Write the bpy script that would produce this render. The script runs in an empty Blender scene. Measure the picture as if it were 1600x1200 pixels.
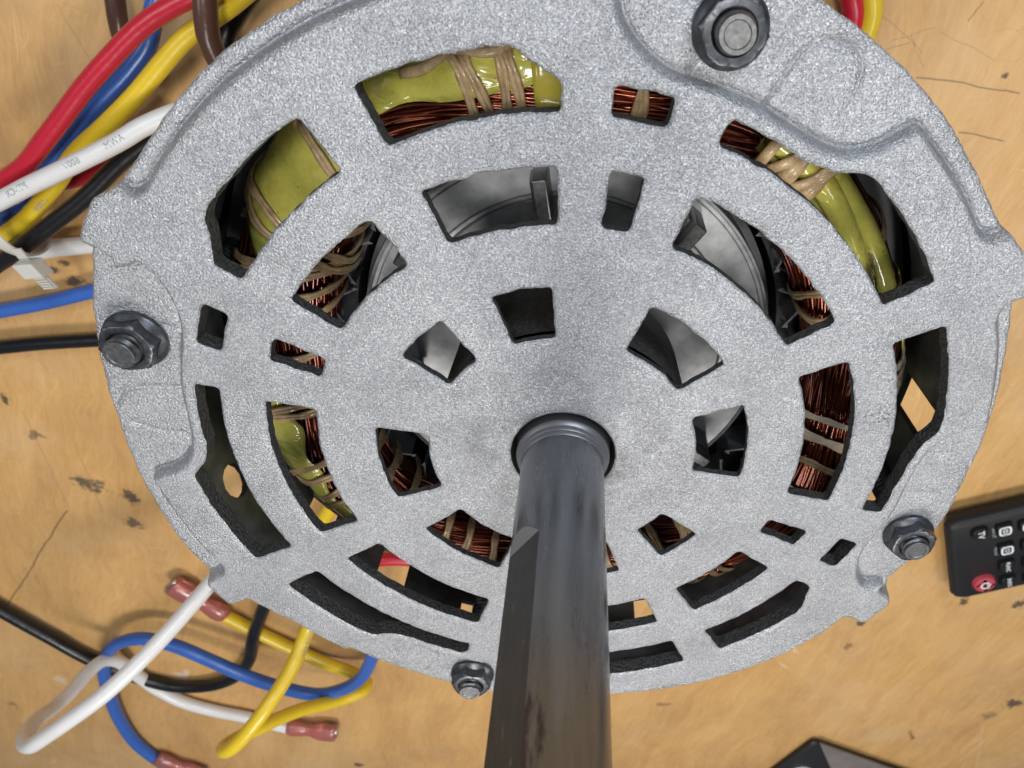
import bpy, math, random
import numpy as np
from mathutils import Vector, Matrix, geometry
random.seed(7); rng = np.random.default_rng(7)
PI = math.pi
sc = bpy.context.scene
C = sc.collection
# one Blender unit is the bolt circle radius of the motor, 38 mm; the motor axis is world Z, the top face of its end bell is z = 0
sc.unit_settings.system = 'METRIC'; sc.unit_settings.scale_length = 0.038

# ------------------------------------------------------------------ camera
RC = np.array([[0.9466325, 0.32202681, 0.01362501], [-0.26270135, 0.79535144, -0.54626375], [-0.18674824, 0.51353172, 0.8375024]])
CP = np.array([-0.28977392, 1.07636512, 1.32756569])
FPX, CX, CY = 1085.03, 937.03, 578.48
cd = bpy.data.cameras.new('camera'); cam = bpy.data.objects.new('camera', cd); C.objects.link(cam)
cam.matrix_world = Matrix([[*RC[:, 0], 0], [*RC[:, 1], 0], [*RC[:, 2], 0], [0, 0, 0, 1]]).to_4x4()
m = Matrix.Identity(4)
for i in range(3):
    for j in range(3): m[i][j] = RC[j, i]
    m[i][3] = CP[i]
cam.matrix_world = m
cd.sensor_fit = 'HORIZONTAL'; cd.sensor_width = 36; cd.lens = FPX / 1600 * 36
cd.shift_x = (800 - CX) / 1600; cd.shift_y = (CY - 600) / 1600
cd.clip_start = 0.02; cd.clip_end = 200
cd.dof.use_dof = True; cd.dof.focus_distance = 1.66; cd.dof.aperture_fstop = 2.9
sc.camera = cam

# ------------------------------------------------------------------ world and lamps
w = bpy.data.worlds.new('World'); sc.world = w; w.use_nodes = True
bg = w.node_tree.nodes['Background']; bg.inputs[0].default_value = (0.80, 0.88, 1.0, 1); bg.inputs[1].default_value = 0.17
DOWN = np.array([0.314, -0.949]); RIGHT = np.array([0.947, 0.322])
def area(name, d, r, z, size, power, col, target=(0, 0, -0.3)):
    l = bpy.data.lights.new(name, 'AREA'); l.shape = 'RECTANGLE'; l.size, l.size_y = size; l.energy = power; l.color = col
    o = bpy.data.objects.new(name, l); C.objects.link(o)
    p = DOWN * d + RIGHT * r
    o.location = (p[0], p[1], z)
    o.rotation_euler = (Vector(target) - o.location).to_track_quat('-Z', 'Y').to_euler()
    return o
area('ceiling_lamp', 4.6, -0.3, 6.0, (3.0, 1.8), 430, (1.0, 0.97, 0.93))
area('ceiling_lamp', -2.1, 0.3, 7.5, (1.6, 1.0), 290, (1.0, 0.98, 0.95))
area('ceiling_lamp', 2.6, 5.2, 6.0, (2.0, 1.6), 170, (1.0, 0.97, 0.93))
area('window_light', -5.6, 3.0, 4.6, (3.0, 1.8), 300, (0.78, 0.88, 1.0))
area('ceiling_lamp', -2.2, -4.8, 4.2, (3.0, 2.0), 110, (0.93, 0.96, 1.0))
sc.view_settings.view_transform = 'Standard'; sc.view_settings.look = 'None'
sc.view_settings.exposure = 0.0; sc.view_settings.gamma = 1.0
sc.cycles.max_bounces = 8; sc.cycles.sample_clamp_indirect = 6

def on(px, py, z):
    """the point at height z seen at pixel (px, py) of the photograph"""
    d = np.array([(px - CX) / FPX, -(py - CY) / FPX, -1.0]) @ RC
    return CP + d * ((z - CP[2]) / d[2])
def P(r, a, z=0.0): return np.array([r * math.cos(math.radians(a)), r * math.sin(math.radians(a)), z])

# ------------------------------------------------------------------ helpers
def tag(o, label=None, cat=None, group=None, kind=None):
    if label: o['label'] = label
    if cat: o['category'] = cat
    if group: o['group'] = group
    if kind: o['kind'] = kind
    return o
def empty(name, loc, label, cat, group=None):
    o = bpy.data.objects.new(name, None); C.objects.link(o); o.location = loc; o.empty_display_size = 0.1
    return tag(o, label, cat, group)
def link(name, me, mat=None, parent=None):
    o = bpy.data.objects.new(name, me); C.objects.link(o)
    if mat is not None and not me.materials: me.materials.append(mat)
    if parent is not None:
        o.parent = parent
        if parent.type == 'EMPTY': o.matrix_parent_inverse = Matrix.Translation(parent.location).inverted()   # meshes are built in world coordinates
    return o
def mesh(name, verts, faces, smooth=True):
    me = bpy.data.meshes.new(name)
    me.from_pydata([tuple(v) for v in verts], [], [tuple(f) for f in faces]); me.update()
    if smooth: me.polygons.foreach_set('use_smooth', [True] * len(me.polygons))
    return me
class MB:
    def __init__(s): s.v = []; s.f = []
    def add(s, v, f):
        b = len(s.v); s.v += [tuple(map(float, x)) for x in v]; s.f += [tuple(i + b for i in q) for q in f]; return s
    def build(s, name, mat, parent=None, smooth=True, auto=None, bevel=0):
        me = mesh(name, s.v, s.f, smooth)
        if auto is not None: sharp(me, auto)
        o = link(name, me, mat, parent)
        if bevel:
            b = o.modifiers.new('bevel', 'BEVEL'); b.width = bevel; b.segments = 3; b.limit_method = 'ANGLE'; b.angle_limit = 0.6
        return o
def sharp(me, deg):
    import bmesh
    bm = bmesh.new(); bm.from_mesh(me)
    for e in bm.edges:
        if len(e.link_faces) == 2 and e.calc_face_angle(0) > math.radians(deg): e.smooth = False
    bm.to_mesh(me); bm.free()
def spline(pts, n=8, closed=False):
    p = np.array(pts, float); N = len(p); out = []
    rngi = range(N if closed else N - 1)
    for i in rngi:
        p1, p2 = p[i], p[(i + 1) % N]
        p0 = p[(i - 1) % N] if (closed or i > 0) else 2 * p1 - p2
        p3 = p[(i + 2) % N] if (closed or i < N - 2) else 2 * p2 - p1
        d1 = max(np.linalg.norm(p1 - p0), 1e-9) ** .5; d2 = max(np.linalg.norm(p2 - p1), 1e-9) ** .5; d3 = max(np.linalg.norm(p3 - p2), 1e-9) ** .5
        m1 = (p1 - p0) / d1 - (p2 - p0) / (d1 + d2) + (p2 - p1) / d2; m2 = (p2 - p1) / d2 - (p3 - p1) / (d2 + d3) + (p3 - p2) / d3
        m1, m2 = m1 * d2, m2 * d2
        for k in range(n):
            t = k / n; t2, t3 = t * t, t ** 3
            out.append((2 * t3 - 3 * t2 + 1) * p1 + (t3 - 2 * t2 + t) * m1 + (-2 * t3 + 3 * t2) * p2 + (t3 - t2) * m2)
    if not closed: out.append(p[-1])
    return np.array(out)
def frames(path, closed=False, up=(0, 0, 1)):
    p = np.asarray(path, float)
    T = (np.roll(p, -1, 0) - np.roll(p, 1, 0)) if closed else np.gradient(p, axis=0)
    T /= np.maximum(np.linalg.norm(T, axis=1, keepdims=True), 1e-12)
    N = np.zeros_like(p); u = np.array(up, float); n = u - T[0] * (u @ T[0])
    if np.linalg.norm(n) < 1e-3: n = np.array([1, 0, 0]) - T[0] * T[0][0]
    n /= np.linalg.norm(n)
    for i in range(len(p)):
        n = n - T[i] * (n @ T[i]); n /= np.linalg.norm(n); N[i] = n
    return T, N, np.cross(T, N)
def sweep(mb, path, r, sides=10, closed=False, caps=True, flat=(1, 1), normals=None, twist=0):
    p = np.asarray(path, float)
    if normals is None: T, N, B = frames(p, closed)
    else:
        T, _, _ = frames(p, closed); N = np.asarray(normals, float); N = N - T * (N * T).sum(1, keepdims=True); N /= np.linalg.norm(N, axis=1, keepdims=True); B = np.cross(T, N)
    rr = np.broadcast_to(np.asarray(r, float), (len(p),))
    a = np.arange(sides) * 2 * PI / sides
    aa = a[None, :] + twist * np.arange(len(p))[:, None]
    v = p[:, None, :] + rr[:, None, None] * (np.cos(aa)[..., None] * N[:, None, :] * flat[0] + np.sin(aa)[..., None] * B[:, None, :] * flat[1])
    n = len(p); f = []
    for i in range(n if closed else n - 1):
        j = (i + 1) % n
        for k in range(sides):
            k2 = (k + 1) % sides
            f.append((i * sides + k, i * sides + k2, j * sides + k2, j * sides + k))
    if caps and not closed:
        f.append(tuple(range(sides))[::-1]); f.append(tuple((n - 1) * sides + k for k in range(sides)))
    return mb.add(v.reshape(-1, 3), f)
def lathe(mb, prof, seg=96, c=(0, 0, 0), closed=False):
    pr = np.array(prof, float); n = len(pr); a = np.arange(seg) * 2 * PI / seg
    v = np.stack([pr[None, :, 0] * np.cos(a)[:, None] + c[0], pr[None, :, 0] * np.sin(a)[:, None] + c[1], np.broadcast_to(pr[None, :, 1] + c[2], (seg, n))], -1).reshape(-1, 3)
    f = []
    for i in range(seg):
        j = (i + 1) % seg
        for k in range(n if closed else n - 1):
            k2 = (k + 1) % n
            f.append((i * n + k, j * n + k, j * n + k2, i * n + k2))
    return mb.add(v, f)
def box(mb, c, ax, ay, az, hx, hy, hz, taper=1.0):
    c, ax, ay, az = (np.array(q, float) for q in (c, ax, ay, az)); v = []
    for z in (-1, 1):
        t = taper if z > 0 else 1
        for x, y in ((-1, -1), (1, -1), (1, 1), (-1, 1)): v.append(c + ax * x * hx * t + ay * y * hy * t + az * z * hz)
    return mb.add(v, [(3, 2, 1, 0), (4, 5, 6, 7), (0, 1, 5, 4), (1, 2, 6, 5), (2, 3, 7, 6), (3, 0, 4, 7)])

# ------------------------------------------------------------------ materials
def mat(name, col, rough=0.5, metal=0.0, **kw):
    m = bpy.data.materials.new(name); m.use_nodes = True
    b = m.node_tree.nodes['Principled BSDF']
    b.inputs['Base Color'].default_value = (*col, 1); b.inputs['Roughness'].default_value = rough; b.inputs['Metallic'].default_value = metal
    for k, v in kw.items(): b.inputs[k.replace('_', ' ')].default_value = v
    return m
class NT:
    def __init__(s, m): s.t = m.node_tree; s.b = s.t.nodes['Principled BSDF']
    def n(s, typ, **kw):
        o = s.t.nodes.new('ShaderNode' + typ)
        for k, v in kw.items():
            if hasattr(o, k): setattr(o, k, v)
            else: o.inputs[k.replace('_', ' ')].default_value = v
        return o
    def l(s, a, b): s.t.links.new(a, b)
    def pos(s): return s.n('NewGeometry').outputs['Position']
    def mapv(s, src, scale=(1, 1, 1), rot=(0, 0, 0), loc=(0, 0, 0)):
        o = s.n('Mapping'); o.inputs['Scale'].default_value = scale; o.inputs['Rotation'].default_value = rot; o.inputs['Location'].default_value = loc
        s.l(src, o.inputs[0]); return o.outputs[0]
    def noise(s, v, scale, detail=3, rough=0.55, dist=0):
        o = s.n('TexNoise'); o.inputs['Scale'].default_value = scale; o.inputs['Detail'].default_value = detail; o.inputs['Roughness'].default_value = rough; o.inputs['Distortion'].default_value = dist
        s.l(v, o.inputs['Vector']); return o
    def ramp(s, v, stops):
        o = s.n('ValToRGB'); e = o.color_ramp.elements
        while len(e) < len(stops): e.new(0.5)
        for q, (p, c) in zip(e, stops): q.position = p; q.color = (*c, 1) if len(c) == 3 else c
        s.l(v, o.inputs[0]); return o.outputs[0]
    def mix(s, fac, a, b, blend='MIX'):
        o = s.n('MixRGB', blend_type=blend)
        for i, x in enumerate((fac, a, b)):
            if hasattr(x, 'is_linked') or hasattr(x, 'links'): s.l(x, o.inputs[i])
            else: o.inputs[i].default_value = x if i == 0 else (*x, 1)
        return o.outputs[0]
    def math(s, op, a, b=0.0, c=None, clamp=False):
        o = s.n('Math', operation=op); o.use_clamp = clamp
        for i, x in enumerate((a, b) if c is None else (a, b, c)):
            if isinstance(x, (int, float)): o.inputs[i].default_value = x
            else: s.l(x, o.inputs[i])
        return o.outputs[0]
    def bump(s, h, strength, dist, prev=None):
        o = s.n('Bump'); o.inputs['Strength'].default_value = strength; o.inputs['Distance'].default_value = dist
        s.l(h, o.inputs['Height'])
        if prev is not None: s.l(prev, o.inputs['Normal'])
        return o.outputs[0]
G = (0.5, 0.5, 0.5)
# cast aluminium with a coarse pebbled silver coat
M_cast = mat('silver_cast_coat', (0.58, 0.59, 0.61), 0.4, 0.8)
n = NT(M_cast); p = n.pos()
a = n.noise(p, 205, 2, 0.55); b = n.noise(p, 430, 1, 0.6); v = n.n('TexVoronoi', Scale=330.0); n.l(p, v.inputs['Vector'])
h = n.math('ADD', n.math('MULTIPLY', a.outputs[0], 1.0), n.math('MULTIPLY', b.outputs[0], 0.6))
n.l(n.bump(h, 0.8, 0.0050), n.b.inputs['Normal'])
fl = n.ramp(v.outputs['Color'], [(0.0, (0.29, 0.295, 0.306)), (0.5, (0.395, 0.40, 0.413)), (1.0, (0.64, 0.648, 0.662))])
big = n.noise(p, 7, 4)
smear = n.ramp(big.outputs[0], [(0.30, (0.84, 0.84, 0.84)), (0.6, (1, 1, 1))])
grime = n.noise(p, 3.1, 6, 0.75)
smear = n.mix(n.ramp(grime.outputs[0], [(0.66, (0, 0, 0)), (0.78, (0.55, 0.55, 0.55))]), smear, (0.42, 0.40, 0.37))
ln_ = n.n('VectorMath', operation='LENGTH'); n.l(n.mapv(p, (1, 1, 0)), ln_.inputs[0])      # patchy darker ring round the hub
dm = n.math('MULTIPLY', n.ramp(ln_.outputs['Value'], [(0.13, (1, 1, 1)), (0.34, (0, 0, 0))]), n.ramp(n.noise(p, 11, 5, 0.7).outputs[0], [(0.42, (0, 0, 0)), (0.66, (0.75, 0.75, 0.75))]))
smear = n.mix(dm, smear, (0.40, 0.39, 0.38))
q_ = on(1376, 652, 0); l2 = n.n('VectorMath', operation='DISTANCE'); n.l(p, l2.inputs[0]); l2.inputs[1].default_value = tuple(q_)
dm2 = n.math('MULTIPLY', n.ramp(l2.outputs['Value'], [(0.0, (1, 1, 1)), (0.055, (0, 0, 0))]), n.ramp(n.noise(p, 120, 3, 0.7).outputs[0], [(0.52, (0, 0, 0)), (0.60, (1, 1, 1))]))
smear = n.mix(dm2, smear, (0.08, 0.075, 0.07))
n.l(n.mix(1.0, fl, smear, 'MULTIPLY'), n.b.inputs['Base Color'])
n.l(n.ramp(b.outputs[0], [(0.35, (0.26,) * 3), (0.7, (0.5,) * 3)]), n.b.inputs['Roughness'])
# thinly coated raw casting inside the slots, their shade put into its dark colour
M_raw_shade = mat('raw_casting_with_shade', (0.045, 0.043, 0.042), 0.62, 0.2)
n = NT(M_raw_shade); a = n.noise(n.pos(), 120, 3); n.l(n.bump(a.outputs[0], 0.9, 0.008), n.b.inputs['Normal']); n.l(n.ramp(a.outputs[0], [(0.35, (0.03, 0.029, 0.028)), (0.7, (0.085, 0.083, 0.08))]), n.b.inputs['Base Color'])
M_shell = mat('grey_shell_metal', (0.16, 0.165, 0.17), 0.42, 0.7)
n = NT(M_shell); a = n.noise(n.pos(), 20, 4); n.l(n.ramp(a.outputs[0], [(0.3, (0.20, 0.205, 0.21)), (0.7, (0.34, 0.345, 0.35))]), n.b.inputs['Base Color'])
M_nut = mat('phosphated_steel', (0.13, 0.135, 0.15), 0.36, 0.85)
n = NT(M_nut); a = n.noise(n.pos(), 60, 4); n.l(n.ramp(a.outputs[0], [(0.3, (0.055, 0.058, 0.064)), (0.7, (0.115, 0.12, 0.13))]), n.b.inputs['Base Color'])
n.l(n.bump(n.noise(n.pos(), 220, 2).outputs[0], 0.15, 0.002), n.b.inputs['Normal'])
M_stud = mat('zinc_stud_steel', (0.30, 0.30, 0.30), 0.4, 0.95)
n = NT(M_stud); a = n.noise(n.pos(), 90, 4); n.l(n.ramp(a.outputs[0], [(0.3, (0.13, 0.13, 0.13)), (0.7, (0.24, 0.24, 0.24))]), n.b.inputs['Base Color'])
# shaft: blued steel with rust streaks and scratches
M_shaft = mat('oiled_shaft_steel', (0.15, 0.16, 0.175), 0.36, 0.9)
n = NT(M_shaft); p = n.pos()
st = n.noise(n.mapv(p, (18, 18, 2.2)), 1.0, 5, 0.6); fine = n.noise(n.mapv(p, (14, 14, 160)), 1.0, 3)
base = n.ramp(st.outputs[0], [(0.3, (0.15, 0.157, 0.168)), (0.7, (0.27, 0.28, 0.298))])
rust = n.noise(n.mapv(p, (20, 20, 4.5), loc=(3, 1, 0)), 1.0, 5, 0.7)
sepz = n.n('SeparateXYZ'); n.l(p, sepz.inputs[0])
rz = n.n('MapRange'); n.l(sepz.outputs[2], rz.inputs[0]); rz.inputs[1].default_value = 0.5; rz.inputs[2].default_value = 0.66; rz.inputs[3].default_value = 0.0; rz.inputs[4].default_value = 1.0
rm = n.math('MULTIPLY', n.ramp(rust.outputs[0], [(0.57, (0, 0, 0)), (0.64, (0.85, 0.85, 0.85))]), rz.outputs[0])
n.l(n.mix(rm, base, (0.09, 0.05, 0.035)), n.b.inputs['Base Color'])
n.l(n.math('ADD', n.ramp(st.outputs[0], [(0.3, (0.20,) * 3), (0.7, (0.36,) * 3)]), n.math('MULTIPLY', rm, 0.35)), n.b.inputs['Roughness'])
n.l(n.bump(fine.outputs[0], 0.12, 0.002, n.bump(n.noise(p, 160, 2).outputs[0], 0.1, 0.002)), n.b.inputs['Normal'])
M_flat = mat('dark_milled_flat', (0.10, 0.10, 0.10), 0.5, 0.8)
n = NT(M_flat); a = n.noise(n.mapv(n.pos(), (40, 40, 300)), 1, 4); n.l(n.bump(a.outputs[0], 0.25, 0.002), n.b.inputs['Normal'])
sc1 = n.noise(n.mapv(n.pos(), (60, 60, 14), (0.5, 0.3, 0)), 1, 4, 0.7)
n.l(n.ramp(sc1.outputs[0], [(0.3, (0.080, 0.080, 0.080)), (0.66, (0.11, 0.11, 0.11)), (0.72, (0.26, 0.25, 0.24))]), n.b.inputs['Base Color'])
M_facet = mat('milled_steel', (0.42, 0.42, 0.42), 0.42, 0.9)
n = NT(M_facet); a = n.noise(n.mapv(n.pos(), (60, 60, 260)), 1, 4); n.l(n.bump(a.outputs[0], 0.4, 0.003), n.b.inputs['Normal'])
M_collar = mat('bearing_collar_steel', (0.27, 0.27, 0.28), 0.42, 0.95)
M_black = mat('black_void_rubber', (0.012, 0.012, 0.012), 0.6)
M_ring = mat('machined_rotor_aluminium', (0.40, 0.42, 0.43), 0.42, 0.65)
n = NT(M_ring); p = n.pos(); s_ = n.noise(p, 9, 4); g_ = n.noise(n.mapv(p, (160, 30, 30)), 1, 2)
n.l(n.ramp(s_.outputs[0], [(0.35, (0.28, 0.29, 0.30)), (0.65, (0.60, 0.61, 0.61))]), n.b.inputs['Base Color'])
n.l(n.bump(g_.outputs[0], 0.15, 0.003), n.b.inputs['Normal'])
M_lam = mat('dark_lamination_steel', (0.08, 0.083, 0.085), 0.45, 0.6)
M_paper = mat('grey_slot_paper', (0.15, 0.155, 0.165), 0.45)
n = NT(M_paper); n.l(n.bump(n.noise(n.pos(), 40, 3).outputs[0], 0.3, 0.01), n.b.inputs['Normal'])
M_copper = mat('enamelled_copper', (0.32, 0.075, 0.03), 0.26, 0.85, Coat_Weight=0.6, Coat_Roughness=0.12)
n = NT(M_copper); oi = n.n('ObjectInfo'); a = n.noise(n.pos(), 5, 3)
n.l(n.ramp(a.outputs[0], [(0.35, (0.075, 0.013, 0.010)), (0.65, (0.27, 0.062, 0.024))]), n.b.inputs['Base Color'])
M_film = mat('varnished_yellow_film', (0.34, 0.33, 0.06), 0.14, 0.0, Coat_Weight=0.7, Coat_Roughness=0.1)
n = NT(M_film); p = n.pos(); a = n.noise(p, 11, 4); d_ = n.noise(p, 75, 2, 0.5)
c1 = n.ramp(a.outputs[0], [(0.3, (0.40, 0.39, 0.065)), (0.55, (0.55, 0.52, 0.11)), (0.75, (0.44, 0.34, 0.055))])
n.l(n.mix(n.ramp(d_.outputs[0], [(0.72, (0, 0, 0)), (0.76, (1, 1, 1))]), c1, (0.07, 0.045, 0.015)), n.b.inputs['Base Color'])
n.l(n.bump(n.noise(n.mapv(p, (1, 1.6, 1)), 12, 2, 0.5, 0.8).outputs[0], 0.4, 0.03), n.b.inputs['Normal'])
M_amber = mat('amber_varnish_sleeve', (0.46, 0.38, 0.055), 0.16, 0.0, Coat_Weight=0.8, Coat_Roughness=0.06)
n = NT(M_amber); n.l(n.bump(n.noise(n.pos(), 16, 2).outputs[0], 0.25, 0.02), n.b.inputs['Normal'])
M_cord = mat('varnished_lacing_cord', (0.30, 0.20, 0.10), 0.42, 0.0, Coat_Weight=0.3)
n = NT(M_cord); p = n.pos(); a = n.noise(p, 30, 3); n.l(n.ramp(a.outputs[0], [(0.3, (0.27, 0.17, 0.08)), (0.7, (0.54, 0.39, 0.21))]), n.b.inputs['Base Color'])
n.l(n.bump(n.noise(p, 190, 2).outputs[0], 0.5, 0.004), n.b.inputs['Normal'])
M_pale = mat('pale_lacing_cord', (0.50, 0.42, 0.30), 0.6)
n = NT(M_pale); n.l(n.bump(n.noise(n.pos(), 190, 2).outputs[0], 0.5, 0.004), n.b.inputs['Normal'])
def wire_mat(name, col, rough=0.3, dirt=(0.05, 0.04, 0.03), amt=0.5):
    m = mat(name, col, rough, 0.0); n = NT(m); p = n.pos()
    a = n.noise(p, 6, 4); sp = n.noise(p, 60, 3, 0.6)
    c = n.mix(n.ramp(a.outputs[0], [(0.35, (0, 0, 0)), (0.75, (0.3, 0.3, 0.3))]), col, tuple(x * 0.72 for x in col))
    n.l(n.mix(n.math('MULTIPLY', n.ramp(sp.outputs[0], [(0.66, (0, 0, 0)), (0.74, (1, 1, 1))]), amt), c, dirt), n.b.inputs['Base Color'])
    n.l(n.bump(n.noise(p, 9, 3).outputs[0], 0.12, 0.03), n.b.inputs['Normal'])
    return m
M_wire = dict(red=wire_mat('red_pvc', (0.46, 0.012, 0.03), amt=0.25), blue=wire_mat('blue_pvc', (0.035, 0.11, 0.40), amt=0.2), yellow=wire_mat('yellow_pvc', (0.66, 0.46, 0.02), amt=0.3),
    white=wire_mat('white_pvc', (0.66, 0.65, 0.63), amt=0.35), black=wire_mat('black_pvc', (0.005, 0.005, 0.006), 0.33, (0.05, 0.05, 0.05), 0.25), brown=wire_mat('brown_pvc', (0.075, 0.033, 0.022), amt=0.2))
M_ink = mat('black_print_ink', (0.30, 0.30, 0.31), 0.6)
M_term = mat('translucent_red_vinyl', (0.60, 0.19, 0.16), 0.3, 0.0, Transmission_Weight=0.55, Coat_Weight=0.4)
M_tin = mat('tinned_brass', (0.55, 0.50, 0.45), 0.3, 0.9)
M_nylon = mat('milky_nylon', (0.62, 0.60, 0.54), 0.4, 0.0, Transmission_Weight=0.2)
M_plastic = mat('matte_black_plastic', (0.013, 0.013, 0.014), 0.48, 0.0, Specular_IOR_Level=0.3)
n = NT(M_plastic); n.l(n.bump(n.noise(n.pos(), 160, 2).outputs[0], 0.08, 0.003), n.b.inputs['Normal'])
M_rubber = mat('black_rubber_key', (0.006, 0.006, 0.007), 0.55, 0.0, Specular_IOR_Level=0.3)
M_redkey = mat('red_rubber_key', (0.42, 0.05, 0.065), 0.4)
M_white = mat('white_legend_print', (0.72, 0.75, 0.76), 0.5)
M_grey = mat('worn_grey_panel', (0.15, 0.13, 0.115), 0.5)
n = NT(M_grey); n.l(n.ramp(n.noise(n.pos(), 4, 5).outputs[0], [(0.3, (0.12, 0.105, 0.095)), (0.7, (0.19, 0.165, 0.15))]), n.b.inputs['Base Color'])

ZT = -1.75      # bench top
# ------------------------------------------------------------------ bench top
M_bench = mat('worn_bench_laminate', (0.55, 0.33, 0.13), 0.42)
n = NT(M_bench); p = n.pos()
warp = n.noise(p, 0.8, 3)
pw = n.n('VectorMath', operation='ADD'); n.l(p, pw.inputs[0])
sc_ = n.n('VectorMath', operation='SCALE'); n.l(warp.outputs['Color'], sc_.inputs[0]); sc_.inputs['Scale'].default_value = 0.5; n.l(sc_.outputs[0], pw.inputs[1])
pw = pw.outputs[0]
g1 = n.noise(n.mapv(pw, (3.2, 0.75, 1), (0, 0, 0.25)), 1.6, 6, 0.6, 0.6)
g2 = n.noise(n.mapv(pw, (26, 2.6, 1), (0, 0, 0.25)), 1.0, 5, 0.65)
blot = n.noise(p, 1.5, 5, 0.6)
col = n.ramp(g1.outputs[0], [(0.25, (0.42, 0.208, 0.060)), (0.5, (0.56, 0.308, 0.096)), (0.75, (0.65, 0.385, 0.138))])
col = n.mix(0.32, col, n.ramp(g2.outputs[0], [(0.3, (0.40, 0.22, 0.08)), (0.7, (0.60, 0.38, 0.17))]))
col = n.mix(n.ramp(blot.outputs[0], [(0.47, (0, 0, 0)), (0.72, (0.6, 0.6, 0.6))]), col, (0.33, 0.185, 0.078))
g3 = n.noise(n.mapv(pw, (70, 9, 1), (0, 0, 0.25)), 1.0, 6, 0.75)
col = n.mix(0.26, col, n.ramp(g3.outputs[0], [(0.35, (0.36, 0.19, 0.065)), (0.65, (0.66, 0.43, 0.19))]))
wb = n.n('TexVoronoi', Scale=7.0, feature='DISTANCE_TO_EDGE'); n.l(n.mapv(pw, (1.0, 1.7, 1), (0, 0, 0.9)), wb.inputs['Vector'])
msk = n.ramp(n.noise(p, 1.9, 4).outputs[0], [(0.5, (0, 0, 0)), (0.68, (0.55, 0.55, 0.55))])
col = n.mix(n.math('MULTIPLY', n.ramp(wb.outputs['Distance'], [(0.0, (1, 1, 1)), (0.014, (0, 0, 0))]), msk), col, (0.24, 0.14, 0.06))
wl = n.n('TexVoronoi', Scale=5.0, feature='DISTANCE_TO_EDGE'); n.l(n.mapv(pw, (2.6, 0.8, 1), (0, 0, -0.4), (4, 2, 0)), wl.inputs['Vector'])
col = n.mix(n.math('MULTIPLY', n.ramp(wl.outputs['Distance'], [(0.0, (1, 1, 1)), (0.012, (0, 0, 0))]), n.ramp(n.noise(p, 2.6, 3).outputs[0], [(0.5, (0, 0, 0)), (0.62, (0.5, 0.5, 0.5))])), col, (0.70, 0.50, 0.27))
worn = n.noise(pw, 1.15, 5, 0.62); col = n.mix(n.ramp(worn.outputs[0], [(0.50, (0, 0, 0)), (0.70, (0.4, 0.4, 0.4))]), col, (0.55, 0.38, 0.21))
spk = n.noise(p, 22, 4, 0.7)
col = n.mix(n.ramp(spk.outputs[0], [(0.70, (0, 0, 0)), (0.76, (0.6, 0.6, 0.6))]), col, (0.20, 0.125, 0.06))
nz = n.noise(p, 16, 4, 0.7); 
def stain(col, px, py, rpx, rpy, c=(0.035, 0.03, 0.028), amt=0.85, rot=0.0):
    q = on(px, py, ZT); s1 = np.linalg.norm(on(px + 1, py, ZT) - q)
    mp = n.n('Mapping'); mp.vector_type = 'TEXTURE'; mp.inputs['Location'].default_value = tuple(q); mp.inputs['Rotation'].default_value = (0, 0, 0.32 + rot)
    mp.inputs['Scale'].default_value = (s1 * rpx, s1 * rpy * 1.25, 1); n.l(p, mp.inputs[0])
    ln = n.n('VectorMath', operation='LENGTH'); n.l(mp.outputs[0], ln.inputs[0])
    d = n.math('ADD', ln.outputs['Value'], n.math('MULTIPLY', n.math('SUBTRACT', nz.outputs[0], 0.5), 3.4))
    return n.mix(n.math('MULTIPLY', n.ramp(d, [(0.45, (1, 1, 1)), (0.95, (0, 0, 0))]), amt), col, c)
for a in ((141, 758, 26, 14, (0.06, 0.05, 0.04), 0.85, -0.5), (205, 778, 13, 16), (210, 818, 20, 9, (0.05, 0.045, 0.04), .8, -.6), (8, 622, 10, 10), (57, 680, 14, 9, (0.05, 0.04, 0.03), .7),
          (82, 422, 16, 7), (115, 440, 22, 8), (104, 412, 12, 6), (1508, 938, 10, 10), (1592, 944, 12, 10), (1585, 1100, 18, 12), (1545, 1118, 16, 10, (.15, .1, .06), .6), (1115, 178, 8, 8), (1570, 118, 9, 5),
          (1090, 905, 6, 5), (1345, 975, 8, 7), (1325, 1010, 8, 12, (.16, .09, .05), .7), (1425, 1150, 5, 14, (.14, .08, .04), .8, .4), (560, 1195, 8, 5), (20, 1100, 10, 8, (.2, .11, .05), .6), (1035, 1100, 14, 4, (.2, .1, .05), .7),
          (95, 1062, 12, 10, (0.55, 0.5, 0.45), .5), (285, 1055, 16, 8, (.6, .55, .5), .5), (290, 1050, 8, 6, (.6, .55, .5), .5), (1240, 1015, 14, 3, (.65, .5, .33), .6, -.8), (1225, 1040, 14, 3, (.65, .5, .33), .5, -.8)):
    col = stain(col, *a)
def scratch(col, a, b, wpx, c=(0.10, 0.065, 0.035), amt=0.8):
    A, B = on(*a, ZT), on(*b, ZT); d = (B - A); L = np.linalg.norm(d); s1 = np.linalg.norm(on(a[0] + 1, a[1], ZT) - A)
    mp = n.n('Mapping'); mp.vector_type = 'TEXTURE'; mp.inputs['Location'].default_value = tuple((A + B) / 2); mp.inputs['Rotation'].default_value = (0, 0, math.atan2(d[1], d[0])); mp.inputs['Scale'].default_value = (L / 2, s1 * wpx, 1)
    n.l(pw_small, mp.inputs[0]); sx = n.n('SeparateXYZ'); n.l(mp.outputs[0], sx.inputs[0])
    fx = n.math('LESS_THAN', n.math('ABSOLUTE', sx.outputs[0]), 1.0); fy = n.math('SUBTRACT', 1.0, n.math('ABSOLUTE', sx.outputs[1]), clamp=True)
    return n.mix(n.math('MULTIPLY', n.math('MULTIPLY', fx, fy), amt), col, c)
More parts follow.
